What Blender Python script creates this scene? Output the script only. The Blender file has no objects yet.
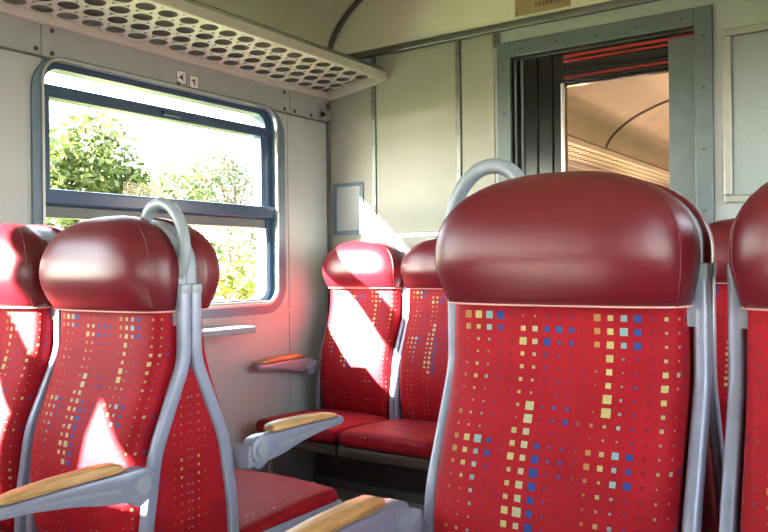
import bpy, bmesh, math, random
from mathutils import Vector, Matrix
random.seed(7)
S = bpy.context.scene
COL = S.collection

# ------------------------------------------------------------------ camera, sky, sun, exposure
CAMZ = 1.14
cam_d = bpy.data.cameras.new('camera')
cam_d.sensor_width = 36.0
cam_d.lens = 780.0 / 768.0 * 36.0
cam_d.clip_start = 0.05
cam_d.clip_end = 400
cam = bpy.data.objects.new('camera', cam_d)
COL.objects.link(cam)
YAW, PITCH, ROLL = math.radians(34.5), math.radians(0.0), math.radians(0.6)
cam.matrix_world = (Matrix.Translation((0, 0, CAMZ)) @ Matrix.Rotation(YAW, 4, 'Z')
                    @ Matrix.Rotation(math.radians(90) + PITCH, 4, 'X') @ Matrix.Rotation(-ROLL, 4, 'Z'))
cam_d.shift_y = 0.0
S.camera = cam

SUN_DIR = Vector((0.47, 1.0, -0.45)).normalized()
world = bpy.data.worlds.new('sky')
S.world = world
world.use_nodes = True
wn = world.node_tree.nodes
wl = world.node_tree.links
bg = wn['Background']
sky = wn.new('ShaderNodeTexSky')
sky.sky_type = 'NISHITA'
sky.sun_disc = False
sky.sun_elevation = math.asin(-SUN_DIR.z)
sky.sun_rotation = math.atan2(-SUN_DIR.x, -SUN_DIR.y)
sky.air_density = 1.0
sky.dust_density = 0.3
hs = wn.new('ShaderNodeHueSaturation')
hs.inputs['Saturation'].default_value = 0.40
wl.new(sky.outputs[0], hs.inputs['Color'])
wl.new(hs.outputs[0], bg.inputs['Color'])
bg.inputs['Strength'].default_value = 1.55

sun_d = bpy.data.lights.new('sun', 'SUN')
sun_d.energy = 90.0
sun_d.angle = math.radians(0.6)
sun_d.color = (1.0, 0.94, 0.83)
sun = bpy.data.objects.new('sun', sun_d)
COL.objects.link(sun)
sun.rotation_euler = SUN_DIR.to_track_quat('-Z', 'Y').to_euler()

S.view_settings.view_transform = 'Standard'
S.view_settings.look = 'None'
S.view_settings.gamma = 1.0
S.view_settings.exposure = 1.15
S.view_settings.use_curve_mapping = False
S.cycles.use_denoising = True
S.cycles.max_bounces = 12
S.cycles.diffuse_bounces = 8
S.cycles.transparent_max_bounces = 16
S.cycles.sample_clamp_indirect = 8.0
S.cycles.caustics_reflective = False
S.cycles.caustics_refractive = False

# ------------------------------------------------------------------ materials
def new_mat(name):
    m = bpy.data.materials.new(name)
    m.use_nodes = True
    nt = m.node_tree
    return m, nt.nodes, nt.links, nt.nodes['Principled BSDF']

def plain(name, col, rough=0.5, metal=0.0, vary=0.08, scale=18.0, bump=0.0, bump_scale=200.0, coat=0.0, stretch=None):
    """principled material with a little noise in colour and fine relief"""
    m, n, l, b = new_mat(name)
    tc = n.new('ShaderNodeTexCoord')
    mp = n.new('ShaderNodeMapping')
    l.new(tc.outputs['Object'], mp.inputs['Vector'])
    if stretch: mp.inputs['Scale'].default_value = stretch
    nz = n.new('ShaderNodeTexNoise')
    nz.inputs['Scale'].default_value = scale
    nz.inputs['Detail'].default_value = 5
    l.new(mp.outputs[0], nz.inputs['Vector'])
    rp = n.new('ShaderNodeValToRGB')
    rp.color_ramp.elements[0].position = 0.3
    rp.color_ramp.elements[1].position = 0.7
    rp.color_ramp.elements[0].color = [c * (1 - vary) for c in col] + [1]
    rp.color_ramp.elements[1].color = [min(1, c * (1 + vary)) for c in col] + [1]
    l.new(nz.outputs['Fac'], rp.inputs['Fac'])
    l.new(rp.outputs[0], b.inputs['Base Color'])
    b.inputs['Roughness'].default_value = rough
    if 'sheet' in name: b.inputs['Specular IOR Level'].default_value = 0.18
    b.inputs['Metallic'].default_value = metal
    if coat: b.inputs['Coat Weight'].default_value = coat
    if bump:
        n2 = n.new('ShaderNodeTexNoise')
        n2.inputs['Scale'].default_value = bump_scale
        l.new(mp.outputs[0], n2.inputs['Vector'])
        bp = n.new('ShaderNodeBump')
        bp.inputs['Strength'].default_value = bump
        bp.inputs['Distance'].default_value = 0.002
        l.new(n2.outputs['Fac'], bp.inputs['Height'])
        l.new(bp.outputs[0], b.inputs['Normal'])
    return m

BACK = [(.395, .204, -.08, -.150), (.43, .206, -.08, -.170), (.50, .208, -.085, -.184), (.58, .210, -.085, -.188), (.65, .210, -.082, -.184),
        (.72, .210, -.066, -.170), (.79, .210, -.040, -.144), (.86, .210, -.016, -.116), (.92, .210, -.008, -.098), (.97, .210, -.008, -.090), (1.028, .209, -.008, -.088)]
V_TOP = BACK[0][0] + sum(math.hypot(q[0] - p[0], q[3] - p[3]) for p, q in zip(BACK[:-1], BACK[1:]))

def fabric():
    """red moquette woven with rows of little coloured squares (UV in metres)"""
    m, n, l, b = new_mat('red_moquette')
    def math_(op, a, c=None, e=None):
        k = n.new('ShaderNodeMath'); k.operation = op
        for i, v in enumerate((a, c, e)):
            if v is None: continue
            if isinstance(v, (int, float)): k.inputs[i].default_value = v
            else: l.new(v, k.inputs[i])
        return k.outputs[0]
    uv = n.new('ShaderNodeUVMap'); uv.uv_map = 'UVMap'
    sp = n.new('ShaderNodeSeparateXYZ'); l.new(uv.outputs[0], sp.inputs[0])
    P = 0.0222
    u = math_('ADD', math_('DIVIDE', math_('ADD', sp.outputs[0], -5 + .1666), P), 220.5)
    v = math_('ADD', math_('DIVIDE', math_('ADD', sp.outputs[1], -V_TOP + .017), P), 100.5)
    ci = math_('FLOOR', u); cj = math_('FLOOR', v)
    fu = math_('ABSOLUTE', math_('SUBTRACT', math_('FRACT', u), 0.5))
    fv = math_('ABSOLUTE', math_('SUBTRACT', math_('FRACT', v), 0.5))
    d = math_('MAXIMUM', fu, fv)
    def cell_noise(sx, sy, off, scale=1.0):
        c = n.new('ShaderNodeCombineXYZ')
        l.new(math_('ADD', math_('MULTIPLY', ci, sx), off), c.inputs[0])
        l.new(math_('MULTIPLY', cj, sy), c.inputs[1])
        nz = n.new('ShaderNodeTexNoise'); nz.inputs['Scale'].default_value = scale
        nz.inputs['Detail'].default_value = 1.0
        l.new(c.outputs[0], nz.inputs['Vector'])
        return nz.outputs['Fac']
    def mapr(x, a, bb, c, dd):
        k = n.new('ShaderNodeMapRange'); k.clamp = True
        l.new(x, k.inputs[0])
        for i, q in zip((1, 2, 3, 4), (a, bb, c, dd)): k.inputs[i].default_value = q
        return k.outputs[0]
    colr = mapr(cell_noise(0.61, 0.13, 3.3), 0.57, 0.76, 0.0, 0.15)      # tall runs
    rowr = mapr(cell_noise(0.17, 0.57, 21.7), 0.57, 0.76, 0.0, 0.15)     # long rows
    jit = n.new('ShaderNodeTexWhiteNoise'); jit.noise_dimensions = '2D'
    cc = n.new('ShaderNodeCombineXYZ'); l.new(ci, cc.inputs[0]); l.new(cj, cc.inputs[1])
    l.new(cc.outputs[0], jit.inputs['Vector'])
    runs = math_('MAXIMUM', colr, rowr)
    for i0, i1, j0, j1, bst in ((0, 3, -1, 0, .15), (5, 9, -2, -1, .12), (11, 14, -2, 0, .15), (12, 12, -7, 0, .17), (6, 6, -17, -7, .18),
                                (5, 5, -16, -9, .10), (7, 7, -17, -10, .17), (0, 3, -11, -10, .16), (11, 14, -11, -10, .13), (13, 14, -12, -12, .13)):
        bx_ = math_('MULTIPLY', math_('COMPARE', ci, 220 + (i0 + i1) / 2, (i1 - i0) / 2 + .1), math_('COMPARE', cj, 100 + (j0 + j1) / 2, (j1 - j0) / 2 + .1))
        runs = math_('MAXIMUM', runs, math_('MULTIPLY', bx_, math_('ADD', bst - .03, math_('MULTIPLY', jit.outputs[0], .10))))
    size = math_('ADD', runs, math_('ADD', 0.055, math_('MULTIPLY', jit.outputs[0], 0.055)))
    mask = math_('MULTIPLY', math_('LESS_THAN', d, size), mapr(size, 0.055, 0.22, 0.38, 0.95))
    edge = math_('LESS_THAN', d, math_('ADD', size, 0.045))
    # one colour per column, drifting a little
    cw = n.new('ShaderNodeMath'); cw.operation = 'WRAP'
    l.new(ci, cw.inputs[0]); cw.inputs[1].default_value = 11.0; cw.inputs[2].default_value = 0.0
    cf = math_('DIVIDE', math_('ADD', cw.outputs[0], 0.5), 11.0)
    rp = n.new('ShaderNodeValToRGB'); rp.color_ramp.interpolation = 'CONSTANT'
    O_, Y_, T_, B_, D_ = (0.66, 0.30, 0.09), (0.78, 0.62, 0.24), (0.34, 0.55, 0.52), (0.03, 0.09, 0.36), (0.30, 0.03, 0.07)
    pal = [O_, Y_, T_, B_, D_, Y_, (0.66, 0.62, 0.34), B_, (0.04, 0.12, 0.38), B_, (0.42, 0.05, 0.07)]
    els = rp.color_ramp.elements
    while len(els) < 11: els.new(0.5)
    for i, c in enumerate(pal):
        els[i].position = i / 11.0 + (0.0001 if i else 0); els[i].color = (c[0] * .54, c[1] * .54, c[2] * .54, 1)
    l.new(cf, rp.inputs[0])
    base = n.new('ShaderNodeTexNoise'); base.inputs['Scale'].default_value = 9.0; base.inputs['Detail'].default_value = 6
    l.new(uv.outputs[0], base.inputs['Vector'])
    br = n.new('ShaderNodeValToRGB')
    br.color_ramp.elements[0].position = 0.3; br.color_ramp.elements[1].position = 0.72
    br.color_ramp.elements[0].color = (0.23, 0.003, 0.008, 1); br.color_ramp.elements[1].color = (0.33, 0.005, 0.012, 1)
    l.new(base.outputs['Fac'], br.inputs[0])
    m1 = n.new('ShaderNodeMixRGB'); l.new(edge, m1.inputs[0]); l.new(br.outputs[0], m1.inputs[1]); m1.inputs[2].default_value = (0.18, 0.003, 0.008, 1)
    m2 = n.new('ShaderNodeMixRGB'); l.new(mask, m2.inputs[0]); l.new(m1.outputs[0], m2.inputs[1]); l.new(rp.outputs[0], m2.inputs[2])
    l.new(m2.outputs[0], b.inputs['Base Color'])
    b.inputs['Roughness'].default_value = 0.52
    b.inputs['Sheen Weight'].default_value = 0.05
    b.inputs['Sheen Roughness'].default_value = 0.4
    b.inputs['Sheen Tint'].default_value = (1, 0.5, 0.5, 1)
    b.inputs['Specular IOR Level'].default_value = 0.13
    fz = n.new('ShaderNodeTexNoise'); fz.inputs['Scale'].default_value = 900
    l.new(uv.outputs[0], fz.inputs['Vector'])
    bp = n.new('ShaderNodeBump'); bp.inputs['Strength'].default_value = 0.4; bp.inputs['Distance'].default_value = 0.002
    l.new(fz.outputs['Fac'], bp.inputs['Height']); l.new(bp.outputs[0], b.inputs['Normal'])
    return m

def pane(name, tint, gloss=0.06, rough=0.0):
    """thin flat glass: clear transmission plus a fresnel mirror"""
    m, n, l, b = new_mat(name)
    n.remove(b)
    out = [x for x in n if x.type == 'OUTPUT_MATERIAL'][0]
    t = n.new('ShaderNodeBsdfTransparent'); t.inputs[0].default_value = (*tint, 1)
    g = n.new('ShaderNodeBsdfGlossy'); g.inputs['Roughness'].default_value = rough
    lw_ = n.new('ShaderNodeLayerWeight'); lw_.inputs[0].default_value = 0.5
    pw = n.new('ShaderNodeMath'); pw.operation = 'POWER'; pw.inputs[1].default_value = 5.0
    l.new(lw_.outputs['Facing'], pw.inputs[0])
    f = n.new('ShaderNodeMapRange'); l.new(pw.outputs[0], f.inputs[0])
    f.inputs[3].default_value = gloss * .25; f.inputs[4].default_value = 0.4
    mx = n.new('ShaderNodeMixShader')
    l.new(f.outputs[0], mx.inputs[0]); l.new(t.outputs[0], mx.inputs[1]); l.new(g.outputs[0], mx.inputs[2])
    l.new(mx.outputs[0], out.inputs['Surface'])
    return m

M = {
    'fabric': fabric(),
    'leather': plain('maroon_leatherette', (0.115, 0.006, 0.012), 0.34, vary=0.16, scale=7, bump=0.25, bump_scale=420),
    'thread': plain('pink_thread', (0.62, 0.30, 0.28), 0.7),
    'frame': plain('grey_seat_paint', (0.24, 0.25, 0.33), 0.32, 0.15, vary=0.06),
    'shell': plain('pale_grey_plastic', (0.25, 0.27, 0.31), 0.38, vary=0.05),
    'handle': plain('grey_handle_plastic', (0.23, 0.26, 0.29), 0.33, vary=0.05),
    'wood': plain('worn_beech', (0.50, 0.28, 0.10), 0.42, vary=0.28, scale=9, stretch=(12, 1.5, 12)),
    'wall': plain('cream_laminate', (0.37, 0.39, 0.395), 0.42, vary=0.04, scale=3, bump=0.06, bump_scale=60),
    'sheet': plain('greige_steel_sheet', (0.34, 0.335, 0.295), 0.5, 0.0, vary=0.07, scale=3),
    'cove': plain('grey_cove_laminate', (0.32, 0.345, 0.35), 0.5, vary=0.05, scale=20, bump=0.06, bump_scale=300),
    'ceiling': plain('olive_cream_ceiling', (0.80, 0.79, 0.62), 0.32, vary=0.08, scale=2.2),
    'strip': plain('dull_metal_strip', (0.16, 0.165, 0.15), 0.4, 0.5, vary=0.1),
    'rackmetal': plain('rack_cream_paint', (0.55, 0.53, 0.47), 0.45, vary=0.05),
    'racktop': plain('dark_rack_mesh', (0.17, 0.17, 0.15), 0.7),
    'bluegrey': plain('blue_grey_paint', (0.105, 0.135, 0.145), 0.38, 0.1, vary=0.08),
    'winframe': plain('dark_blue_aluminium', (0.05, 0.09, 0.17), 0.28, 0.3, vary=0.08),
    'alu': plain('bare_aluminium', (0.45, 0.46, 0.46), 0.35, 0.7, vary=0.06),
    'screw': plain('dark_screw', (0.07, 0.07, 0.07), 0.4, 0.6),
    'black': plain('black_gloss_door', (0.012, 0.012, 0.013), 0.16, 0.0, vary=0.1),
    'redglint': plain('red_painted_reflection', (0.55, 0.06, 0.05), 0.2, 0.6, vary=0.1),  # red colour stands in for the seats mirrored in the dark rail
    'floor': plain('grey_vinyl_floor', (0.36, 0.34, 0.31), 0.5, vary=0.15, scale=60),
    'dark': plain('dark_brown_heater_paint', (0.05, 0.035, 0.03), 0.5, vary=0.15),
    'board': plain('grey_blue_board', (0.27, 0.31, 0.32), 0.35, vary=0.05, scale=90),
    'boardframe': plain('satin_board_frame', (0.33, 0.33, 0.30), 0.4, 0.3, vary=0.05),
    'white': plain('white_sticker', (0.72, 0.74, 0.72), 0.5),
    'ink': plain('dark_ink', (0.03, 0.03, 0.035), 0.6),
    'tan': plain('tan_plate', (0.34, 0.25, 0.13), 0.5, vary=0.1),
    'tanink': plain('brown_ink', (0.12, 0.07, 0.03), 0.6),
    'glass': pane('window_glass', (0.94, 0.96, 0.95)),
    'doorglass': pane('door_glass', (0.95, 0.74, 0.65)),  # peach tint stands in for the warm glow beyond the door
    'ground': plain('dry_meadow', (0.20, 0.23, 0.07), 0.95, vary=0.4, scale=0.6),
    'winsurround': plain('grey_window_surround', (0.11, 0.165, 0.22), 0.4, 0.1, vary=0.06),
    'bark': plain('bark', (0.12, 0.09, 0.06), 0.9, vary=0.3),
}
def leafmat(name, c1, c2):
    m, n, l, b = new_mat(name)
    oi = n.new('ShaderNodeNewGeometry')
    rp = n.new('ShaderNodeValToRGB')
    rp.color_ramp.elements[0].color = (*c1, 1); rp.color_ramp.elements[1].color = (*c2, 1)
    l.new(oi.outputs['Random Per Island'], rp.inputs[0]); l.new(rp.outputs[0], b.inputs['Base Color'])
    b.inputs['Roughness'].default_value = 0.6
    tr = n.new('ShaderNodeBsdfTranslucent'); l.new(rp.outputs[0], tr.inputs[0])
    mx = n.new('ShaderNodeMixShader'); mx.inputs[0].default_value = 0.4
    out = [x for x in n if x.type == 'OUTPUT_MATERIAL'][0]
    l.new(b.outputs[0], mx.inputs[1]); l.new(tr.outputs[0], mx.inputs[2]); l.new(mx.outputs[0], out.inputs['Surface'])
    return m
M['leaf_green'] = leafmat('leaf_green', (0.03, 0.055, 0.010), (0.10, 0.12, 0.03))
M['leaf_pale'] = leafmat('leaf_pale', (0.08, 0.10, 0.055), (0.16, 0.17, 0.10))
M['leaf_yellow'] = leafmat('leaf_yellow', (0.10, 0.125, 0.014), (0.18, 0.165, 0.028))
M['leaf_orange'] = leafmat('leaf_orange', (0.22, 0.09, 0.022), (0.24, 0.15, 0.035))

# ------------------------------------------------------------------ mesh helpers
def obj(name, bm, mat, parent=None, smooth=False, loc=None):
    me = bpy.data.meshes.new(name)
    bmesh.ops.recalc_face_normals(bm, faces=bm.faces)
    if smooth:
        for f in bm.faces: f.smooth = True
        if smooth != 'all':
            for e in bm.edges:
                if len(e.link_faces) == 2 and e.calc_face_angle(0) > math.radians(38): e.smooth = False
    bm.to_mesh(me); bm.free()
    me.materials.append(M[mat] if isinstance(mat, str) else mat)
    o = bpy.data.objects.new(name, me)
    COL.objects.link(o)
    if parent is not None: o.parent = parent
    if loc: o.location = loc
    return o

def thing(name, label, cat, loc=(0, 0, 0), rz=0.0, group=None):
    o = bpy.data.objects.new(name, None)
    o.empty_display_size = 0.1
    COL.objects.link(o)
    o.location = loc; o.rotation_euler = (0, 0, rz)
    o['label'] = label; o['category'] = cat
    if group: o['group'] = group
    return o

def tag(o, label, cat, group=None):
    o['label'] = label; o['category'] = cat
    if group: o['group'] = group
    return o

def struct(name, bm, mat, label=None, parent=None, smooth=False):
    o = obj(name, bm, mat, parent, smooth)
    if parent is None:
        o['kind'] = 'structure'
        if label: o['label'] = label
    return o

def bm_new(): return bmesh.new()

def add_box(bm, x0, x1, y0, y1, z0, z1, bevel=0.0, seg=2):
    tmp = bmesh.new()
    bmesh.ops.create_cube(tmp, size=1.0)
    for v in tmp.verts:
        v.co = Vector((x0 + (v.co.x + .5) * (x1 - x0), y0 + (v.co.y + .5) * (y1 - y0), z0 + (v.co.z + .5) * (z1 - z0)))
    if bevel:
        bmesh.ops.bevel(tmp, geom=tmp.edges[:], offset=bevel, segments=seg, profile=0.5, affect='EDGES')
    merge(bm, tmp)
    return bm

def merge(bm, tmp, mat=None):
    vm = {}
    for v in tmp.verts:
        vm[v] = bm.verts.new(mat @ v.co if mat else v.co)
    for f in tmp.faces:
        try: bm.faces.new([vm[v] for v in f.verts])
        except ValueError: pass
    tmp.free()

def box(*a, **k): return add_box(bm_new(), *a, **k)

def add_sweep(bm, pts, section, closed_section=True, frame_x=Vector((1, 0, 0)), cyclic=False):
    """sweep a 2-D section (a along frame_x, b along the in-plane normal) through pts lying square to frame_x"""
    rings = []
    N = len(pts)
    for i, p in enumerate(pts):
        p = Vector(p)
        if cyclic:
            t0 = (p - Vector(pts[i - 1])).normalized(); t1 = (Vector(pts[(i + 1) % N]) - p).normalized()
        else:
            t0 = (p - Vector(pts[i - 1])).normalized() if i else None
            t1 = (Vector(pts[i + 1]) - p).normalized() if i < N - 1 else None
            t0 = t0 or t1; t1 = t1 or t0
        t = (t0 + t1).normalized()
        nrm = t.cross(frame_x).normalized()
        k = 1.0 / max(0.5, math.sqrt((1 + t0.dot(t1)) / 2))
        rings.append([bm.verts.new(p + frame_x * a + nrm * b * k) for a, b in section])
    m = len(section)
    for i in range(N if cyclic else N - 1):
        A, B = rings[i], rings[(i + 1) % N]
        for j in range(m):
            bm.faces.new((A[j], A[(j + 1) % m], B[(j + 1) % m], B[j]))
    if not cyclic:
        bm.faces.new(rings[0]); bm.faces.new(rings[-1][::-1])
    return bm

def rrect(w, h, r, seg=2):
    pts = []
    for cx, cy, a0 in ((w/2-r, h/2-r, 0), (-w/2+r, h/2-r, 90), (-w/2+r, -h/2+r, 180), (w/2-r, -h/2+r, 270)):
        for k in range(seg + 1):
            a = math.radians(a0 + 90 * k / seg)
            pts.append((cx + r * math.cos(a), cy + r * math.sin(a)))
    return pts

def corner_path(pts, r, seg=4):
    out = [pts[0]]
    for a, b, c in zip(pts[:-2], pts[1:-1], pts[2:]):
        p, q = b + (a - b).normalized() * r, b + (c - b).normalized() * r
        for k in range(seg + 1):
            t = k / seg
            out.append(p * (1 - t) ** 2 + b * 2 * t * (1 - t) + q * t * t)
    return out + [pts[-1]]

def circ(r, n=12): return [(r * math.cos(2*math.pi*k/n), r * math.sin(2*math.pi*k/n)) for k in range(n)]

def smooth_path(pts, it=2):
    for _ in range(it):
        q = [pts[0]]
        for a, b in zip(pts[:-1], pts[1:]):
            a = Vector(a); b = Vector(b)
            q += [a * .75 + b * .25, a * .25 + b * .75]
        q.append(pts[-1]); pts = [Vector(x) for x in q]
    return pts

def add_prism(bm, poly, x0, x1, bevel=0.0):
    """poly in (y, z) extruded in x"""
    tmp = bmesh.new()
    a = [tmp.verts.new((x0, y, z)) for y, z in poly]
    b = [tmp.verts.new((x1, y, z)) for y, z in poly]
    tmp.faces.new(a); tmp.faces.new(b[::-1])
    n = len(poly)
    for i in range(n): tmp.faces.new((a[i], a[(i+1) % n], b[(i+1) % n], b[i]))
    bmesh.ops.recalc_face_normals(tmp, faces=tmp.faces)
    if bevel: bmesh.ops.bevel(tmp, geom=tmp.edges[:], offset=bevel, segments=2, profile=0.5, affect='EDGES')
    merge(bm, tmp)
    return bm

def add_cyl(bm, c, axis, r, h, n=16, bevel=0.0):
    tmp = bmesh.new()
    bmesh.ops.create_cone(tmp, cap_ends=True, segments=n, radius1=r, radius2=r, depth=h)
    if bevel: bmesh.ops.bevel(tmp, geom=[e for e in tmp.edges if any(len(f.verts) > 4 for f in e.link_faces)], offset=bevel, segments=2, affect='EDGES')
    q = Vector((0, 0, 1)).rotation_difference(Vector(axis)).to_matrix().to_4x4()
    merge(bm, tmp, Matrix.Translation(c) @ q)
    return bm

def sgnpow(c, e): return math.copysign(abs(c) ** e, c)

def loft_front(stations, n_exp, nseg=24, uv=True):
    """closed pad: stations (z, half width, y back, y front); rounded front, flat back; UV in metres"""
    bm = bmesh.new()
    lay = bm.loops.layers.uv.new('UVMap')
    rings, us, vs = [], [], []
    v = 0.0
    for i, (z, hw, yb, yf) in enumerate(stations):
        r, uu = [], []
        pts = []
        for k in range(nseg + 1):
            th = math.pi * k / nseg
            x = -hw * sgnpow(math.cos(th), 2 / n_exp)
            y = yb + (yf - yb) * abs(math.sin(th)) ** (2 / n_exp)
            pts.append(Vector((x, y, z)))
        acc = 0; arc = [0]
        for a, b in zip(pts[:-1], pts[1:]):
            acc += (b - a).length; arc.append(acc)
        uu = [s - acc / 2 for s in arc]
        if i:
            pz, _, _, pf = stations[i - 1]
            v += math.hypot(z - pz, yf - pf)
        rings.append([bm.verts.new(p) for p in pts]); us.append(uu); vs.append(v)
    z0 = stations[0][0]
    for i in range(len(rings) - 1):
        for k in range(nseg):
            f = bm.faces.new((rings[i][k], rings[i][k+1], rings[i+1][k+1], rings[i+1][k]))
            for lp, (a, b) in zip(f.loops, ((i, k), (i, k+1), (i+1, k+1), (i+1, k))):
                lp[lay].uv = (us[a][b] + 5.0, z0 + vs[a])
        bm.faces.new((rings[i][nseg], rings[i][0], rings[i+1][0], rings[i+1][nseg]))
    bm.faces.new(rings[0]); bm.faces.new(rings[-1][::-1])
    return bm

# ------------------------------------------------------------------ geometry constants
XL, XR, YB, YF = -2.67, 0.37, 3.36, -4.5
XC = (XL + XR) / 2
HALF = (XR - XL) / 2

def arch(x):
    t = max(0.0, 1 - ((x - XC) / HALF) ** 2)
    return 2.25 + 0.60 * math.sqrt(t)

# ------------------------------------------------------------------ setting
def wall_with_openings(x0, x1, ya, yb, ztop, wins, z0, z1):
    bm = bm_new()
    add_box(bm, x0, x1, ya, yb, -0.1, z0)
    add_box(bm, x0, x1, ya, yb, z1, ztop)
    y = ya
    for a, b in wins:
        add_box(bm, x0, x1, y, a, z0, z1)
        y = b
    add_box(bm, x0, x1, y, yb, z0, z1)
    return bm
WZ0, WZ1 = 0.975, 1.925           # hole in the wall
W1 = (1.66, 2.955)
PITCH_W = 1.84
lw = [(W1[0] - PITCH_W * k, W1[1] - PITCH_W * k) for k in (3, 2, 1, 0)]
wl_ = struct('wall_left', wall_with_openings(XL - 0.09, XL, YF, YB + 0.12, 2.35, lw, WZ0, WZ1), 'wall', 'cream laminate side wall of the carriage with the window in it')
wr_ = struct('wall_right', wall_with_openings(XR, XR + 0.09, YF, YB + 0.12, 2.35, lw, WZ0, WZ1), 'wall', 'cream laminate side wall on the far right')
struct('wall_front', box(XL - .09, XR + .09, YF - .1, YF, -0.1, 3.0), 'wall', 'end wall behind the viewer')
fl = struct('floor', box(XL - .09, XR + .09, YF - .1, 11.0, -0.1, 0.0), 'floor', 'grey vinyl carriage floor')

def ceiling_mesh(y0, y1, n=40, th=0.05):
    bm = bm_new()
    A = []
    for k in range(n + 1):
        a = math.pi * k / n
        x = XC - HALF * math.cos(a)
        z = 2.25 + 0.60 * math.sin(a)
        xo = XC - (HALF + th) * math.cos(a)
        zo = 2.25 + (0.60 + th) * math.sin(a)
        A.append([bm.verts.new((x, y0, z)), bm.verts.new((x, y1, z)), bm.verts.new((xo, y1, zo)), bm.verts.new((xo, y0, zo))])
    for p, q in zip(A[:-1], A[1:]):
        for j in range(4): bm.faces.new((p[j], p[(j+1) % 4], q[(j+1) % 4], q[j]))
    bm.faces.new(A[0]); bm.faces.new(A[-1][::-1])
    return bm
struct('ceiling', ceiling_mesh(YF - .1, YB + .10), 'ceiling', 'arched olive cream carriage ceiling', smooth=True)

# end wall with the doorway
DX0, DX1, DZ = -1.570, -0.752, 2.108
bm = bm_new()
add_box(bm, XL, DX0, YB, YB + .10, 0, 2.26)
add_box(bm, DX1, XR, YB, YB + .10, 0, 2.26)
add_box(bm, DX0, DX1, YB, YB + .10, DZ, 2.26)
wb = struct('wall_back', bm, 'wall', 'end wall of the carriage with the door')
bm = bm_new()                                           # lunette above the trim
n = 30
lo, hi = [], []
for yy in (YB, YB + .10):
    lo.append([bm.verts.new((XC - HALF * math.cos(math.pi*k/n), yy, 2.255)) for k in range(n+1)])
    hi.append([bm.verts.new((XC - HALF * math.cos(math.pi*k/n), yy, 2.256 + 0.6 * math.sin(math.pi*k/n))) for k in range(n+1)])
for s in (0, 1):
    for k in range(n): bm.faces.new((lo[s][k], lo[s][k+1], hi[s][k+1], hi[s][k]))
obj('lunette_panel', bm, 'ceiling', wb)

def screw_at(parent, p, axis=(0, -1, 0), r=0.006):
    if not hasattr(screw_at, 'me'):
        bm = bm_new(); add_cyl(bm, (0, 0, 0), (0, 0, 1), 1.0, 0.6, 10)
        o = obj('screw', bm, 'screw', parent); screw_at.me = o.data
    else:
        o = bpy.data.objects.new('screw', screw_at.me); COL.objects.link(o); o.parent = parent
    o.location = p; o.scale = (r, r, r)
    o.rotation_euler = Vector((0, 0, 1)).rotation_difference(Vector(axis)).to_euler()
    return o

# sheet panels between the dull strips on the end wall
obj('sheet_panel', box(-2.345, -1.868, YB - .006, YB, 1.31, 2.235, bevel=.002), 'sheet', wb)
obj('sheet_panel', box(-2.345, -1.868, YB - .006, YB, 0.30, 1.283, bevel=.002), 'sheet', wb)
obj('sheet_rail', box(-2.345, -1.868, YB - .010, YB, 1.286, 1.307, bevel=.003), 'alu', wb)
obj('sheet_panel', box(-2.655, -2.375, YB - .005, YB, 0.30, 2.235, bevel=.002), 'sheet', wb)
obj('sheet_panel', box(-1.838, -1.66, YB - .005, YB, 0.30, 2.235, bevel=.002), 'sheet', wb)
for i, x in enumerate((-2.36, -1.853)):
    t = struct('trim_%d' % (i + 1), box(x - .014, x + .014, YB - .014, YB - .0005, 0.3, 2.238, bevel=.003), 'strip',
               ['dull metal joint strip on end wall nearer the window corner', 'dull metal joint strip on end wall nearer the door'][i])
    for z in (1.05, 1.42, 1.60, 1.78, 2.0, 2.17): screw_at(t, (x, YB - .0155, z), r=.005)
t = struct('trim_3', box(-1.664, -1.628, YB - .012, YB - .0005, 2.17, 2.236, bevel=.002), 'strip', 'short metal strip above the door frame corner')
screw_at(t, (-1.646, YB - .0135, 2.19)); screw_at(t, (-1.646, YB - .0135, 2.222))
t = struct('trim_4', box(XL + .001, XL + .022, YB - .022, YB - .0065, 0.25, 2.03, bevel=.003), 'strip', 'dull metal strip in the corner of side wall and end wall')
for z in (1.2, 1.5, 1.8): screw_at(t, (XL + .012, YB - .0235, z), r=.004)
bm = bm_new()
add_box(bm, XL + .03, XR - .03, YB - .030, YB - .0005, 2.240, 2.262, bevel=.004)
add_box(bm, XL + .03, XR - .03, YB - .014, YB - .0005, 2.262, 2.280, bevel=.004)
struct('trim_5', bm, 'strip', 'long dull metal trim across the end wall above the door')
bm = bm_new()
pts = [(XC - (HALF - .012) * math.cos(math.pi*k/48), YB - .012, 2.25 + (0.60 - .012) * math.sin(math.pi*k/48)) for k in range(1, 48)]
add_sweep(bm, pts, rrect(.022, .024, .004), frame_x=Vector((0, 1, 0)))
struct('trim_6', bm, 'strip', 'dark arched strip where the ceiling meets the end wall', smooth=True)

# small recessed plate with frame near the corner
sp = thing('access_panel', 'small grey framed access panel low on the end wall beside the window corner', 'panel', (-2.53, YB - .006, 1.45))
bm = bm_new()
for a in ((-.10, .10, .118, .14), (-.10, .10, -.14, -.118), (-.10, -.078, -.118, .118), (.078, .10, -.118, .118)):
    add_box(bm, a[0], a[1], -.010, 0, a[2], a[3], bevel=.002)
obj('panel_frame', bm, 'winsurround', sp)
obj('cover_plate', box(-.078, .078, -.004, 0, -.118, .118), 'wall', sp)
for x in (-.089, .089):
    for z in (-.129, .129): screw_at(sp, (x, -.0115, z), r=.004)

# framed board right of the door
bd = thing('notice_board', 'grey blue board in a satin metal frame right of the door', 'board', (-.338, YB, 1.724))
obj('board_panel', box(-.27, .27, -.012, -.001, -.315, .315), 'board', bd)
for a in ((-.305, .305, .317, .347), (-.305, .305, -.347, -.317), (-.305, -.272, -.3165, .3165), (.272, .305, -.3165, .3165)):
    obj('frame_rail', box(a[0], a[1], -.026, -.001, a[2], a[3], bevel=.006), 'boardframe', bd)

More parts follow.
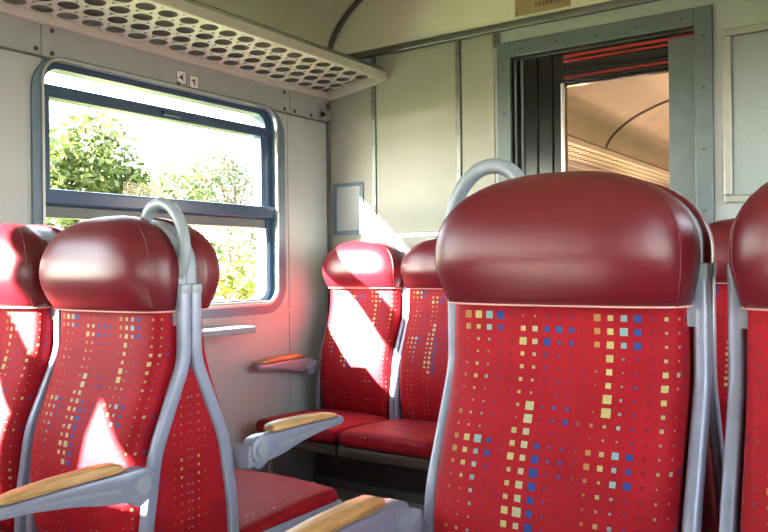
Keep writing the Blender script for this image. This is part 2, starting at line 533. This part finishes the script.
# notice plate above the trim
np_ = thing('notice_plate', 'tan plate with brown lettering above the door trim', 'sign', (-1.413, YB - .002, 2.368))
obj('plate', box(-.135, .135, -.006, 0, -.072, .085, bevel=.002), 'tan', np_)
bm = bm_new()
for r_, (z, x0, x1) in enumerate(((.055, -.10, .10), (.018, -.085, .085), (-.035, -.035, .085))):
    x = x0
    while x < x1:
        w = random.uniform(.009, .014)
        for q in range(2):
            xx = x + q * w * .55
            add_box(bm, xx, xx + .003, -.0075, -.006, z - .010, z + .010)
        add_box(bm, x, x + w * .7, -.0075, -.006, z + random.choice((-.009, .007, -.001)), z + random.choice((-.009, .007, -.001)) + .004)
        x += w + .006
obj('lettering', bm, 'tanink', np_)['kind'] = 'stuff'
screw_at(np_, (-.125, -.0075, -.06), r=.005)

# ------------------------------------------------------------------ door
door = bpy.data.objects.new('door_1', None); COL.objects.link(door)
door['kind'] = 'structure'; door['label'] = 'dark glazed connecting door in a blue grey frame'
FZ, FW = 2.182, 0.07
obj('door_frame', box(DX0 - FW, DX0, YB - .018, YB + .03, 0, FZ, bevel=.004), 'bluegrey', door)
obj('door_frame', box(DX1, DX1 + FW, YB - .018, YB + .03, 0, FZ, bevel=.004), 'bluegrey', door)
obj('door_frame', box(DX0, DX1, YB - .018, YB + .03, DZ, FZ, bevel=.004), 'bluegrey', door)
for z in (.6, 1.0, 1.35, 1.6, 1.85, 2.06):
    screw_at(door, (DX0 - .035, YB - .0195, z)); screw_at(door, (DX1 + .035, YB - .0195, z))
for k in range(5): screw_at(door, (DX0 + .05 + k * (DX1 - DX0 - .1) / 4, YB - .0195, DZ + .034))
GX0, GX1, GZ1 = -1.335, -0.868, 1.955
leaf = obj('door_leaf', box(DX0, GX0, YB + .05, YB + .09, 0, DZ), 'black', door)
for x, w in ((-1.545, .014), (-1.47, .008), (-1.40, .012)):
    obj('moulding', box(x, x + w, YB + .038, YB + .05, 0, DZ, bevel=.003), 'bluegrey' if w > .013 else 'black', leaf)
obj('glazing_bead', box(GX0 - .012, GX0 + .004, YB + .036, YB + .05, 0.9, GZ1 + .01, bevel=.003), 'alu', leaf)
rail = obj('top_rail', box(GX0, DX1, YB + .055, YB + .09, GZ1, DZ), 'black', door)
for z, h, mt in ((2.079, .014, 'redglint'), (2.058, .010, 'redglint'), (2.015, .008, 'black'), (1.985, .010, 'redglint'), (1.966, .006, 'black')):  # the red ones carry a painted reflection of the seats
    obj('rail_moulding', box(GX0, DX1, YB + .038, YB + .055, z, z + h, bevel=.003), mt, rail)
obj('door_jamb', box(GX1, DX1, YB + .036, YB + .09, 0, DZ - .024, bevel=.003), 'bluegrey', door)
obj('bottom_rail', box(GX0, GX1, YB + .05, YB + .09, 0, 0.9), 'black', door)
obj('door_glass', box(GX0, GX1, YB + .066, YB + .072, 0.9, GZ1), 'doorglass', door)

# ------------------------------------------------------------------ the next saloon, seen through the door glass
NY0, NY1 = YB + .12, 11.0
struct('wall_left_next', wall_with_openings(XL - .09, XL, NY0, NY1, 2.35, [(4.2, 5.5), (6.1, 7.4), (8.2, 9.5)], WZ0, WZ1), 'wall', 'side wall of the next saloon beyond the door')
struct('wall_right_next', wall_with_openings(XR, XR + .09, NY0, NY1, 2.35, [(4.2, 5.5), (6.1, 7.4), (8.2, 9.5)], WZ0, WZ1), 'wall', 'far side wall of the next saloon')
struct('wall_back_next', box(XL - .09, XR + .09, NY1, NY1 + .1, -.1, 3.0), 'wall', 'end wall of the next saloon')
struct('ceiling_next', ceiling_mesh(YB + .10, NY1 + .1), 'ceiling', 'arched ceiling of the next saloon beyond the door', smooth=True)
bm = bm_new()
pts = [(XC - (HALF - .008) * math.cos(math.pi*k/48), 7.9, 2.25 + (0.60 - .008) * math.sin(math.pi*k/48)) for k in range(1, 48)]
add_sweep(bm, pts, rrect(.03, .02, .004), frame_x=Vector((0, 1, 0)))
struct('trim_7', bm, 'strip', 'dark arched rib across the ceiling beyond the door', smooth=True)

# ------------------------------------------------------------------ cove strip on the left wall
cove_wall = struct('trim_8', box(XL, XL + .010, YF, 0.2, 1.93, 2.09, bevel=.002), 'cove', 'grey screwed cove strip between window and luggage rack')
for a, b in ((0.203, 1.655), (1.659, 3.03), (3.034, 3.335)):
    obj('cove_panel', box(XL, XL + .010, a, b, 1.93, 2.09, bevel=.002), 'cove', cove_wall)
for y, z in ((1.635, 1.95), (1.70, 2.03), (1.70, 1.945), (2.3, 1.945), (2.99, 2.03), (2.99, 1.945), (3.07, 1.945), (3.2, 1.945), (0.9, 1.945)):
    screw_at(cove_wall, (XL + .0105, y, z), (1, 0, 0), r=.009)
obj('edge_bead', box(XL, XL + .014, YF, 3.335, 1.922, 1.9295, bevel=.002), 'strip', cove_wall)
ck = thing('rack_bracket', 'small metal corner bracket under the rack end', 'bracket', (XL + .03, 3.30, 1.955))
bm = bm_new(); add_box(bm, -.018, .02, -.03, .03, -.03, .03, bevel=.006); obj('bracket_body', bm, 'alu', ck)
bm = bm_new(); add_cyl(bm, (.012, -.036, 0), (0, 1, 0), .012, .014, 12); obj('bolt', bm, 'screw', ck)

# joint line and lower panels of the left wall
for y0, y1, z0, z1 in ((3.02, 3.335, .93, 1.92), (3.02, 3.335, .12, .915), (1.66, 3.015, .12, .885), (0.9, 1.60, .12, 1.92)):
    obj('wall_panel', box(XL, XL + .004, y0, y1, z0, z1, bevel=.0015), 'wall', wl_)

# ------------------------------------------------------------------ windows
def rr_pts(y0, y1, z0, z1, r, seg=6):
    pts = []
    for cy, cz, a0 in ((y1 - r, z1 - r, 0), (y0 + r, z1 - r, 90), (y0 + r, z0 + r, 180), (y1 - r, z0 + r, 270)):
        for k in range(seg + 1):
            a = math.radians(a0 + 90 * k / seg)
            pts.append((cy + r * math.cos(a), cz + r * math.sin(a)))
    return pts

def ring_mesh(out, inn, xa, xb, bevel=.004):
    bm = bm_new()
    n = len(out)
    V = {}
    for nm, poly in (('o', out), ('i', inn)):
        for x, s in ((xa, 'a'), (xb, 'b')):
            V[nm + s] = [bm.verts.new((x, y, z)) for y, z in poly]
    for i in range(n):
        j = (i + 1) % n
        bm.faces.new((V['oa'][i], V['oa'][j], V['ia'][j], V['ia'][i]))
        bm.faces.new((V['ob'][i], V['ib'][i], V['ib'][j], V['ob'][j]))
        bm.faces.new((V['oa'][i], V['ob'][i], V['ob'][j], V['oa'][j]))
        bm.faces.new((V['ia'][i], V['ia'][j], V['ib'][j], V['ib'][i]))
    return bm

def window(idx, y0, side, detail=True):
    """y0: lower end of the outer frame; side -1 left wall, +1 right wall"""
    y1 = y0 + 1.37
    w = bpy.data.objects.new('window_%d' % idx, None); COL.objects.link(w)
    w['kind'] = 'structure'
    w['label'] = ['', 'two-part carriage window with a dark frame beside the grey handle seat', 'carriage window just behind the viewer on the sunny side'][idx] if idx < 3 else 'carriage window out of view number %d' % idx
    def X(a): return (XL + a) if side < 0 else (XR - a)
    def bx(a0, a1, *r, **k):
        p, q = sorted((X(a0), X(a1))); return box(p, q, *r, **k)
    zo0, zo1 = .910, 1.942
    yi0, yi1, zi0, zi1 = y0 + .050, y1 - .075, .970, 1.912
    obj('outer_frame', ring_mesh(rr_pts(y0, y1, zo0, zo1, .14), rr_pts(yi0 - .01, yi1 + .01, zi0 - .01, zi1 + .016, .085), X(.012), X(-.02)), 'winsurround', w, smooth=True)
    obj('frame_bead', ring_mesh(rr_pts(yi0 - .016, yi1 + .018, zi0 - .018, zi1 + .022, .09), rr_pts(yi0 - .006, yi1 + .006, zi0 - .006, zi1 + .013, .08), X(.02), X(.004)), 'alu', w, smooth=True)
    obj('inner_frame', ring_mesh(rr_pts(yi0 - .01, yi1 + .01, zi0 - .01, zi1 + .016, .085), rr_pts(yi0 + .018, yi1 - .036, zi0 + .012, zi1 - .012, .06), X(-.02), X(-.085)), 'winframe', w, smooth=True)
    g = (yi0 + .018, yi1 - .036)
    s1 = obj('top_bar', bx(-.015, -.075, g[0], g[1], 1.787, 1.837, bevel=.006), 'winframe', w)
    obj('latch', bx(.0, -.015, (g[0]+g[1])/2 - .05, (g[0]+g[1])/2 + .05, 1.80, 1.825, bevel=.004), 'winframe', s1)
    s2 = obj('middle_bar', bx(.004, -.075, g[0] - .03, g[1] + .05, 1.382, 1.442, bevel=.008), 'winframe', w)
    obj('grip_strip', bx(-.02, -.07, g[0], g[1], 1.335, 1.3815, bevel=.006), 'bluegrey', s2)  # darker paint here stands in for the shadow on the strip
    obj('side_stile', bx(-.02, -.075, g[0], g[0] + .022, 1.44, 1.79, bevel=.004), 'winframe', w)
    obj('side_stile', bx(-.02, -.075, g[1] - .03, g[1], 1.44, 1.79, bevel=.004), 'winframe', w)
    obj('upper_pane', bx(-.048, -.053, g[0], g[1], 1.41, 1.81), 'glass', w)
    obj('lower_pane', bx(-.060, -.065, g[0], g[1], zi0, 1.39), 'glass', w)
    obj('hopper_pane', bx(-.060, -.065, g[0], g[1], 1.815, zi1), 'glass', w)
    return w
for k in range(4):
    window(k + 1, 1.618 - PITCH_W * k, -1)
for k in range(4):
    window(k + 5, 1.618 - PITCH_W * k, 1)

# window ledge table
tb = thing('window_table', 'narrow pale grey shelf table on the wall under the window', 'table', (XL + .004, 2.27, .845))
obj('table_top', box(0, .20, -.30, .30, 0, .03, bevel=.006), 'shell', tb)
for y in (-.2, .14): obj('support', add_prism(bm_new(), [(y - .012, -.001), (y + .012, -.001), (y + .012, -.07), (y - .012, -.07)], 0, .02), 'strip', tb)

# pictogram stickers
def sticker(y, z, label, shapes):
    t = thing('pictogram_sticker', label, 'sign', (XL + .0105, y, z), 0, 'window pictograms')
    t.scale = (1, .70, .70)
    obj('sticker_sheet', box(0, .001, -.038, .038, -.04, .04), 'white', t)
    bm = bm_new()
    for e in ((-.038, .038, .037, .04), (-.038, .038, -.04, -.037), (-.038, -.035, -.037, .037), (.035, .038, -.037, .037)):
        add_box(bm, 0, .0016, *e)
    obj('border', bm, 'ink', t)
    bm = bm_new()
    for poly in shapes: add_prism(bm, [(a, b) for a, b in poly], .001, .0018)
    obj('figure', bm, 'ink', t)['kind'] = 'stuff'
sticker(2.317, 1.976, 'left small white pictogram sticker above the window',
        [[(-.012, .008), (.006, .014), (.016, .0), (.012, -.014), (-.004, -.012)], [(.014, .014), (.022, .022), (.018, .026), (.01, .018)],
         [(-.026, -.012), (-.010, -.004), (-.012, .0), (-.028, -.008)], [(.008, -.02), (.022, -.018), (.022, -.014), (.008, -.014)]])
sticker(2.39, 1.968, 'right small white pictogram sticker above the window',
        [[(-.016, .008), (-.002, .022), (.006, .014), (.004, -.004), (.014, -.022), (.004, -.024), (-.006, -.004)],
         [(-.024, .002), (-.016, .006), (-.016, .010), (-.026, .006)], [(.014, .008), (.022, .012), (.020, .016), (.012, .012)]])

# ------------------------------------------------------------------ luggage rack
def luggage_rack(name, label, y0, y1):
    t = thing(name, label, 'rack', (0, 0, 0))
    wa, za = XL + .02, 2.073        # wall edge
    wb_, zb = -2.285, 2.116          # front edge
    L = math.hypot(wb_ - wa, zb - za)
    ux, uz = (wb_ - wa) / L, (zb - za) / L
    def P(s, y, up=0): return Vector((wa + ux * s - uz * up, y, za + uz * s + ux * up))
    p, q = .104, .083
    rows = 5
    bm = bm_new()
    ns = 16
    s0 = .012
    ry, rs = .041, .0335
    for r in range(rows):
        off = (r % 2) * p / 2
        cnt = int((y1 - y0) / p) - 1
        sc = s0 + (r + .5) * q
        if r == rows - 1:
            pass
        for k in range(cnt):
            yc = y0 + .05 + off + (k + .5) * p
            inn, out = [], []
            for a in range(ns):
                th = 2 * math.pi * a / ns
                c, s_ = math.cos(th), math.sin(th)
                m_ = max(abs(c) / (p / 2), abs(s_) / (q / 2))
                so, si = sc + s_ / m_, sc + rs * s_
                lim = L - .004
                inn.append(bm.verts.new(P(min(si, lim), yc + ry * c)))
                out.append(bm.verts.new(P(min(so, lim), yc + c / m_)))
            for a in range(ns):
                b = (a + 1) % ns
                try: bm.faces.new((out[a], out[b], inn[b], inn[a]))
                except ValueError: pass
    bmesh.ops.remove_doubles(bm, verts=bm.verts[:], dist=.0006)
    bmesh.ops.dissolve_degenerate(bm, dist=.0003, edges=bm.edges[:])
    o = obj('perforated_sheet', bm, 'rackmetal', t)
    so = o.modifiers.new('thick', 'SOLIDIFY'); so.thickness = .0025; so.offset = 0
    bm = bm_new()                                            # dark tray liner above the sheet
    poly = [P(0.0, 0, .05), P(L, 0, .05), P(L, 0, .056), P(0, 0, .056)]
    va = [bm.verts.new((v.x, y0, v.z)) for v in poly]; vb = [bm.verts.new((v.x, y1, v.z)) for v in poly]
    bm.faces.new(va); bm.faces.new(vb[::-1])
    for i in range(4): bm.faces.new((va[i], va[(i+1) % 4], vb[(i+1) % 4], vb[i]))
    obj('tray_liner', bm, 'racktop', t)
    bm = bm_new(); add_box(bm, wb_ - .004, wb_ + .022, y0, y1, zb - .018, zb + .028, bevel=.006); obj('front_rail', bm, 'rackmetal', t)
    bm = bm_new(); add_box(bm, XL + .001, XL + .03, y0, y1, za - .028, za + .01, bevel=.004); obj('wall_rail', bm, 'rackmetal', t)
    bm = bm_new()
    poly = [P(0, 0, -.035), P(L, 0, -.022), P(L + .01, 0, .03), P(0, 0, .03)]
    va = [bm.verts.new((v.x, y1 - .012, v.z)) for v in poly]; vb = [bm.verts.new((v.x, y1, v.z)) for v in poly]
    bm.faces.new(va); bm.faces.new(vb[::-1])
    for i in range(4): bm.faces.new((va[i], va[(i+1) % 4], vb[(i+1) % 4], vb[i]))
    obj('end_plate', bm, 'rackmetal', t)
    return t
luggage_rack('luggage_rack', 'perforated cream metal luggage rack above the window', -1.6, YB - .016)
luggage_rack('luggage_rack', 'perforated luggage rack seen through the door glass', NY0 + .3, 10.8)

# ------------------------------------------------------------------ heater box under the end seats
hb = thing('heater_box', 'dark brown heater casing under the end wall seats', 'heater', (-2.03, 3.24, 0))
obj('casing', box(-.60, .50, -.07, .115, .05, .36, bevel=.006), 'dark', hb)
obj('kick_strip', box(-.60, .50, -.078, .115, 0, .048, bevel=.004), 'strip', hb)

# ------------------------------------------------------------------ seats
HZ0, HZM, HZ1 = 1.030, 1.118, 1.272
def head_hw(z, a=.231):
    if z <= HZM:
        t = (HZM - z) / (HZM - HZ0)
        return a - (a - .215) * t ** 1.8
    s = min(1.0, (z - HZM) / (HZ1 - HZM))
    return a * max(0.0, 1 - s ** 2.3) ** (1 / 2.3)

def head_stations():
    st = []
    zs = [HZ0 + (HZM - HZ0) * k / 6 for k in range(7)] + [HZM + (HZ1 - HZM) * math.sin(math.pi/2 * k / 13) for k in range(1, 14)]
    for z in zs:
        hw = max(head_hw(z), .035)
        if z <= HZM:
            t = (HZM - z) / (HZM - HZ0)
            yf = -.168 + .050 * t ** 1.7
        else:
            s = min(1, (z - HZM) / (HZ1 - HZM))
            yf = -.040 - .128 * max(0.0, 1 - s ** 2.2) ** (1 / 2.2)
        st.append((z, hw, -.034, min(yf, -.046)))
    return st
FRAME = [(-.018, 1.078), (-.018, .905), (-.112, .690), (-.142, .50), (-.148, .30)]

def proto_meshes():
    d = {}
    d['backrest'] = loft_front(BACK, 6.0, 28)
    d['headrest'] = loft_front(head_stations(), 3.5, 36)
    return d

def arm_parts(root, x, pad=True):
    """armrest on the local x side"""
    s = 1 if x > 0 else -1
    x0, x1 = x - .021, x + .021
    top = [(-.165, .668), (-.187, .673), (-.215, .672), (-.245, .671), (-.36, .671), (-.46, .669), (-.515, .668), (-.535, .671)]
    tip = [(-.549, .667), (-.556, .657), (-.551, .647), (-.535, .643)]
    bot = [(-.46, .640), (-.36, .626), (-.27, .606), (-.22, .600), (-.187, .597), (-.163, .605), (-.150, .622), (-.150, .650)]
    bm = bm_new(); add_prism(bm, top + tip + bot, x0, x1, bevel=.006)
    arm = obj('armrest', bm, 'frame', root, smooth=True)
    for sx in (x0, x1):                                     # ridge along each flank
        bm = bm_new()
        add_prism(bm, [(-.245, .628), (-.36, .642), (-.46, .651), (-.53, .656), (-.46, .656), (-.36, .650), (-.245, .640)], sx - .0015, sx + .0015)
        obj('flank_rib', bm, 'shell', arm)
    bm = bm_new()
    P = [(-.232, .676), (-.234, .688), (-.250, .695), (-.30, .697), (-.40, .694), (-.48, .688), (-.518, .681), (-.530, .675), (-.51, .6695), (-.46, .6705), (-.36, .6725), (-.26, .6725)]
    add_prism(bm, P, x0 + .0005, x1 - .0005, bevel=.006)
    obj('armrest_pad', bm, 'wood', arm, smooth=True)
    bm = bm_new(); add_cyl(bm, (x, -.187, .635), (1, 0, 0), .024, .054, 24, bevel=.003)
    obj('pivot_cap', bm, 'shell', arm, smooth=True)
    bm = bm_new()
    xi = s * .226
    br = [(-.187 + .034 * math.cos(math.radians(q)), .622 + .040 * math.sin(math.radians(q))) for q in range(180, 316, 27)]
    add_prism(bm, br + [(-.144, .590), (-.140, .63), (-.150, .655), (-.16, .64)], *sorted((x0 * .5 + x1 * .5 + .014 * s, xi)), bevel=.004)
    obj('arm_bracket', bm, 'frame', arm, smooth=True)
    arm.location = (0, -.012, .008)
    return arm

def seat(label, x, y, rz=0.0, arm=(), handle=False, panel=False, legs=(0,), group=None, hk=1.0, tray_dark=False):
    t = thing('train_seat', label, 'seat', (x, y, 0), rz, group)
    def use(key, name, mat, parent=t, smooth=True, build=None):
        if key not in seat.cache:
            o = obj(name, build(), mat, parent, smooth); seat.cache[key] = o.data
        else:
            o = bpy.data.objects.new(name, seat.cache[key]); COL.objects.link(o); o.parent = parent
        return o
    use('backrest', 'backrest', 'fabric', build=lambda: loft_front(BACK, 6.0, 28))
    hr = use('headrest', 'headrest', 'leather', smooth='all', build=lambda: loft_front(head_stations(), 3.5, 40))
    def seam():
        bm = bm_new()
        hw, yf, yb = .2155, -.1183, -.034
        pts = []
        for k in range(41):
            th = math.pi * k / 40
            pts.append((-hw * sgnpow(math.cos(th), 2/3.5), yb + (yf - yb) * abs(math.sin(th)) ** (2/3.5), HZ0 + .001))
        add_sweep(bm, pts, circ(.0022, 6), frame_x=Vector((0, 0, 1)))
        return bm
    use('seam', 'stitching', 'thread', hr, build=seam)
    def piping(sg):
        bm = bm_new()
        th = math.radians(24)
        pts = []
        for z, hw, yb, yf in head_stations()[:-3]:
            pts.append(Vector((sg * hw * math.cos(th) ** (2/3.5), yb + (yf - yb) * math.sin(th) ** (2/3.5), z)))
        rings = []
        for p in pts: rings.append([bm.verts.new(p + Vector((a, b, 0))) for a, b in circ(.0019, 6)])
        for A, B in zip(rings[:-1], rings[1:]):
            for j in range(6): bm.faces.new((A[j], A[(j+1) % 6], B[(j+1) % 6], B[j]))
        bm.faces.new(rings[0]); bm.faces.new(rings[-1][::-1])
        return bm
    for sg in (-1, 1): use('piping%d' % sg, 'piping', 'leather', hr, build=lambda sg=sg: piping(sg))
    def shell():
        bm = bm_new()
        prof = []
        zs = [1.0] + [HZ0 + (HZ1 - HZ0) * math.sin(math.pi/2 * k / 16) for k in range(17)]
        for z in zs: prof.append((min(.222, max(.02, head_hw(min(z, HZ1 - .0005), .231) * .975)) if z > HZ0 else .222, z - .004))
        poly = [(a, b) for a, b in prof] + [(-a, b) for a, b in prof[::-1]]
        va = [bm.verts.new((a, -.0345, b)) for a, b in poly]; vb = [bm.verts.new((a, -.001, b)) for a, b in poly]
        n = len(poly)
        bm.faces.new(va); bm.faces.new(vb[::-1])
        for i in range(n): bm.faces.new((va[i], va[(i+1) % n], vb[(i+1) % n], vb[i]))
        return bm
    use('shell', 'headrest_shell', 'shell', build=shell)
    for sg in (-1, 1):
        def fr(sg=sg):
            bm = bm_new()
            pts = [Vector((sg * .229, a, b)) for a, b in FRAME]
            pts = corner_path(pts, .035)
            add_sweep(bm, pts, rrect(.024, .034, .007, 3), frame_x=Vector((1, 0, 0)))
            return bm
        use('frame%d' % sg, 'side_frame', 'frame', build=fr)
        use('collar%d' % sg, 'frame_collar', 'shell', build=lambda sg=sg: box(sg*.229 - .0130, sg*.229 + .0130, -.0355, -.0005, 1.074, 1.100, bevel=.005))
    if panel:                                               # red cloth filling the gap to the seat behind, both flanks
        for sg in (-1, 1):
            bm = bm_new()
            lay = bm.loops.layers.uv.new('UVMap')
            poly = [(-.0004, .89), (-.02, .87), (-.106, .68), (-.134, .49), (-.134, .33), (-.0004, .33)]
            for x_ in (sg * .222, sg * .228):
                f = bm.faces.new([bm.verts.new((x_, a, b)) for a, b in poly])
                for lp in f.loops: lp[lay].uv = (lp.vert.co.y, lp.vert.co.z)
            obj('side_panel', bm, 'fabric', t)
    def cushion():
        bm = bm_new()
        tmp = bmesh.new()
        bmesh.ops.create_cube(tmp, size=1)
        for v in tmp.verts: v.co = Vector((v.co.x * .464, -.39 + v.co.y * .46, .400 + v.co.z * .062))
        bmesh.ops.bevel(tmp, geom=tmp.edges[:], offset=.027, segments=5, profile=.5, affect='EDGES')
        bmesh.ops.subdivide_edges(tmp, edges=[e for e in tmp.edges if e.calc_length() > .2], cuts=8, use_grid_fill=True)
        for v in tmp.verts:
            if v.co.z > .40: v.co.z += .010 * (1 - (v.co.x / .232) ** 2) - .03 * max(0, (v.co.y + .45) / .25) * .5
        merge(bm, tmp)
        bm.faces.ensure_lookup_table()
        lay = bm.loops.layers.uv.new('UVMap')
        for f in bm.faces:
            for lp in f.loops:
                c = lp.vert.co
                lp[lay].uv = (c.x + 7.0, c.y + (c.z if c.y < -.55 else 0) + 9)
        return bm
    use('cushion', 'seat_cushion', 'fabric', smooth='all', build=cushion)
    use('tray%d' % tray_dark, 'cushion_tray', 'dark' if tray_dark else 'frame', build=lambda: box(-.236, .236, -.61, -.13, .320, .367, bevel=.010, seg=3) if tray_dark else box(-.239, .239, -.628, -.13, .320, .396, bevel=.016, seg=3))
    for k, sg in enumerate((-1, 1)):
        def lg(sg=sg):
            bm = bm_new(); add_sweep(bm, [(sg*.205, -.54, 0), (sg*.205, -.54, .319)], circ(.011, 10), frame_x=Vector((1, 0, 0)))
            add_cyl(bm, (sg*.205, -.54, .006), (0, 0, 1), .026, .012, 14); return bm
        if sg in legs: use('leg%d' % sg, 'leg', 'alu', build=lg)
    if 'ped' in legs:
        use('ped', 'pedestal', 'dark', build=lambda: box(-.17, .17, -.36, -.16, 0, .319, bevel=.01))
    if handle:
        sx = handle
        bm = bm_new()
        c = []
        p0 = [(sx*.196, -.017, 1.105), (sx*.228, -.017, 1.135), (sx*.238, -.017, 1.19), (sx*.222, -.017, 1.252), (sx*.176, -.017, 1.298), (sx*.122, -.017, 1.298), (sx*.086, -.017, 1.262), (sx*.080, -.017, 1.20)]
        pts = smooth_path([Vector(q) for q in p0], 2)
        add_sweep(bm, pts, circ(.0150, 14), frame_x=Vector((0, 1, 0)))
        obj('grab_handle', bm, 'handle', t, smooth=True)
    for ax in arm: arm_parts(t, ax)
    for ch in t.children:                               # head height differs a little between the units
        if ch.name.split('.')[0] in ('headrest', 'headrest_shell', 'grab_handle'):
            ch.scale.z = hk; ch.location.z = HZ0 * (1 - hk)
    return t
seat.cache = {}
R = math.pi
YL, YU, YR, YO = 1.36, 1.40, 3.245, -0.45
XW, XA, XB, XD = -2.308, -1.778, -0.538, -0.012
g1 = 'red train seats'
RS = 1.036                                              # the right-hand units are mounted a little higher
seat('red seat with grey handle loop and sun patch, left of the aisle, facing the viewer', XA, YL, 0, (.268,), 1, True, ('ped', 1), g1, 1.04).scale = (1.035, 1, 1)
seat('red seat half cut off at the left edge beside the window', XW, YL, 0, (-.268,), False, True, ('ped', -1), g1, 1.04).scale = (1.035, 1, 1)
seat('red seat facing away, its cushion and armrest behind the left handle seat', XA, YL, R, (-.268,), False, True, ('ped', -1), g1, 1.04).scale = (1.035, 1, 1)
seat('red seat facing away, hidden behind the left window seat', XW, YL, R, (.268,), False, True, ('ped', 1), g1, 1.04).scale = (1.035, 1, 1)
seat('large nearest red seat right of the aisle with a full front of coloured squares', XB, YU, 0, (-.268,), -1, True, ('ped', -1), g1, .96).scale = (1.03, 1, RS)
seat('red seat cut off by the right edge beside the large nearest seat', XD, YU, 0, (.268,), False, True, ('ped', 1), g1, .96).scale = (1.03, 1, RS)
seat('red seat facing away behind the large nearest seat', XB, YU, R, (.268,), False, True, ('ped', 1), g1, .96).scale = (1.03, 1, RS)
seat('red seat facing away behind the right edge seat', XD, YU, R, (-.268,), False, True, ('ped', -1), g1, .96).scale = (1.03, 1, RS)
seat('sunlit red end wall seat in the corner by the window', -2.328, YR + .015, 0, (-.268,), False, False, (-1,), g1, 1.0, True)
seat('red end wall seat beside the sunlit corner seat, partly behind the large seat', -1.842, YR + .015, 0, (), False, False, (1,), g1, 1.0, True)
seat('red end wall seat right of the door, glimpsed between the two right seats', XB, YR + .015, 0, (-.268,), False, False, (-1,), g1, 1.0, True).scale.z = 1.03
seat('red end wall seat under the framed board, hidden by the right edge seat', XD, YR + .015, 0, (), False, False, (1,), g1, 1.0, True).scale.z = 1.03
seat('unseen red seat behind the viewer facing the left window seat', XW, YO, R, (.268,), False, False, ('ped', 1), g1)  # out of view, added to shade the sun on the left seats
seat('unseen red seat behind the viewer facing the left handle seat', XA, YO, R, (-.268,), False, False, ('ped', -1), g1)  # likewise out of view, added for its shade and red bounce

# ------------------------------------------------------------------ outside
bm = bm_new(); add_box(bm, -160, XL - 1.0, -60, 160, -1.5, -1.3)
gr = struct('ground', bm, 'ground', 'dry green meadow outside the window')

def tree(name, label, cat, x, y, h, rad, leafm, nleaf=2600, trunk=True, size=.22, base=-1.3, grp=None):
    t = thing(name, label, cat, (x, y, base), 0, grp)
    rnd = random.Random(int(abs(x * 31 + y * 17)))
    bm = bm_new()
    if trunk:
        def limb(a, b, r0, r1):
            d = (b - a).normalized(); u = d.orthogonal().normalized(); w = d.cross(u)
            A = [bm.verts.new(a + (u*math.cos(k*1.0472) + w*math.sin(k*1.0472)) * r0) for k in range(6)]
            B = [bm.verts.new(b + (u*math.cos(k*1.0472) + w*math.sin(k*1.0472)) * r1) for k in range(6)]
            for k in range(6): bm.faces.new((A[k], A[(k+1) % 6], B[(k+1) % 6], B[k]))
            bm.faces.new(A[::-1]); bm.faces.new(B)
        top = Vector((0, 0, h * .8))
        limb(Vector((0, 0, 0)), top, h * .035, h * .010)
    blobs = []
    for k in range(16):
        a = rnd.uniform(0, 6.283); zz = rnd.uniform(.30 if trunk else .08, .9) * h
        sp_ = rad * (1 - abs(zz / h - .5) * .9) * rnd.uniform(.25, .85)
        c = Vector((math.cos(a) * sp_, math.sin(a) * sp_, zz))
        blobs.append((c, rad * rnd.uniform(.30, .52)))
        if trunk: limb(Vector((0, 0, max(.2*h, zz - .25*h))), c, h * .012, h * .004)
    if trunk: obj('trunk', bm, 'bark', t)
    else:
        for k in range(5):
            add_sweep(bm, [(0.1*k-.2, 0, 0), (0.16*k-.3, 0, h * .6)], circ(.02, 6), frame_x=Vector((0, 1, 0)))
        obj('stems', bm, 'bark', t)
    V, F = [], []
    for i in range(nleaf):
        c, r = blobs[i % len(blobs)]
        d = Vector((rnd.gauss(0, 1), rnd.gauss(0, 1), rnd.gauss(0, 1))).normalized() * r * rnd.uniform(.45, 1.08) ** .6
        p = c + Vector((d.x, d.y, d.z * .8))
        u = Vector((rnd.gauss(0, 1), rnd.gauss(0, 1), rnd.gauss(0, .6))).normalized()
        w = u.orthogonal().normalized()
        w.rotate(Matrix.Rotation(rnd.uniform(0, 6.28), 3, u))
        s_ = size * rnd.uniform(.6, 1.2)
        b0 = len(V)
        V += [p - u*s_*.5, p + w*s_*.28, p + u*s_*.5, p - w*s_*.28]
        F.append((b0, b0+1, b0+2, b0+3))
    me = bpy.data.meshes.new('foliage'); me.from_pydata([tuple(v) for v in V], [], F)
    me.materials.append(M[leafm])
    o = bpy.data.objects.new('foliage', me); COL.objects.link(o); o.parent = t; o['kind'] = 'stuff'
    return t
def spot(px, X):
    """world y of the photo column px at lateral distance X"""
    tt = (px - 384) / 780.0
    s_, c_ = math.sin(YAW), math.cos(YAW)
    dx, dy = -s_ + tt * c_, c_ + tt * s_
    return X * dy / dx
tg = 'trees outside the window'
tree('broadleaf_tree', 'bushy green tree at the left of the window view', 'tree', -16.5, spot(76, -16.5), 6.0, 2.1, 'leaf_green', 6500, grp=tg)
tree('broadleaf_tree', 'green tree in the middle of the window view', 'tree', -23, spot(150, -23), 6.0, 3.0, 'leaf_green', 6500, grp=tg)
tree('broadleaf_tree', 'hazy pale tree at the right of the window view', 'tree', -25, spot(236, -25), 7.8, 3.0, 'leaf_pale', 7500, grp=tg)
tree('yellow_shrub', 'yellow green shrub low in the window beside the handle seat', 'shrub', -9.5, spot(224, -9.5), 2.45, 1.4, 'leaf_yellow', 4200, False, .20, grp='shrubs outside the window')
tree('orange_shrub', 'orange shrub at the low right corner of the window', 'shrub', -7.5, spot(262, -7.5), 1.75, .55, 'leaf_orange', 1500, False, .13, grp='shrubs outside the window')
tree('yellow_shrub', 'yellow green shrub low at the left edge of the window', 'shrub', -10, spot(62, -10), 2.7, 1.2, 'leaf_yellow', 3600, False, .2, grp='shrubs outside the window')
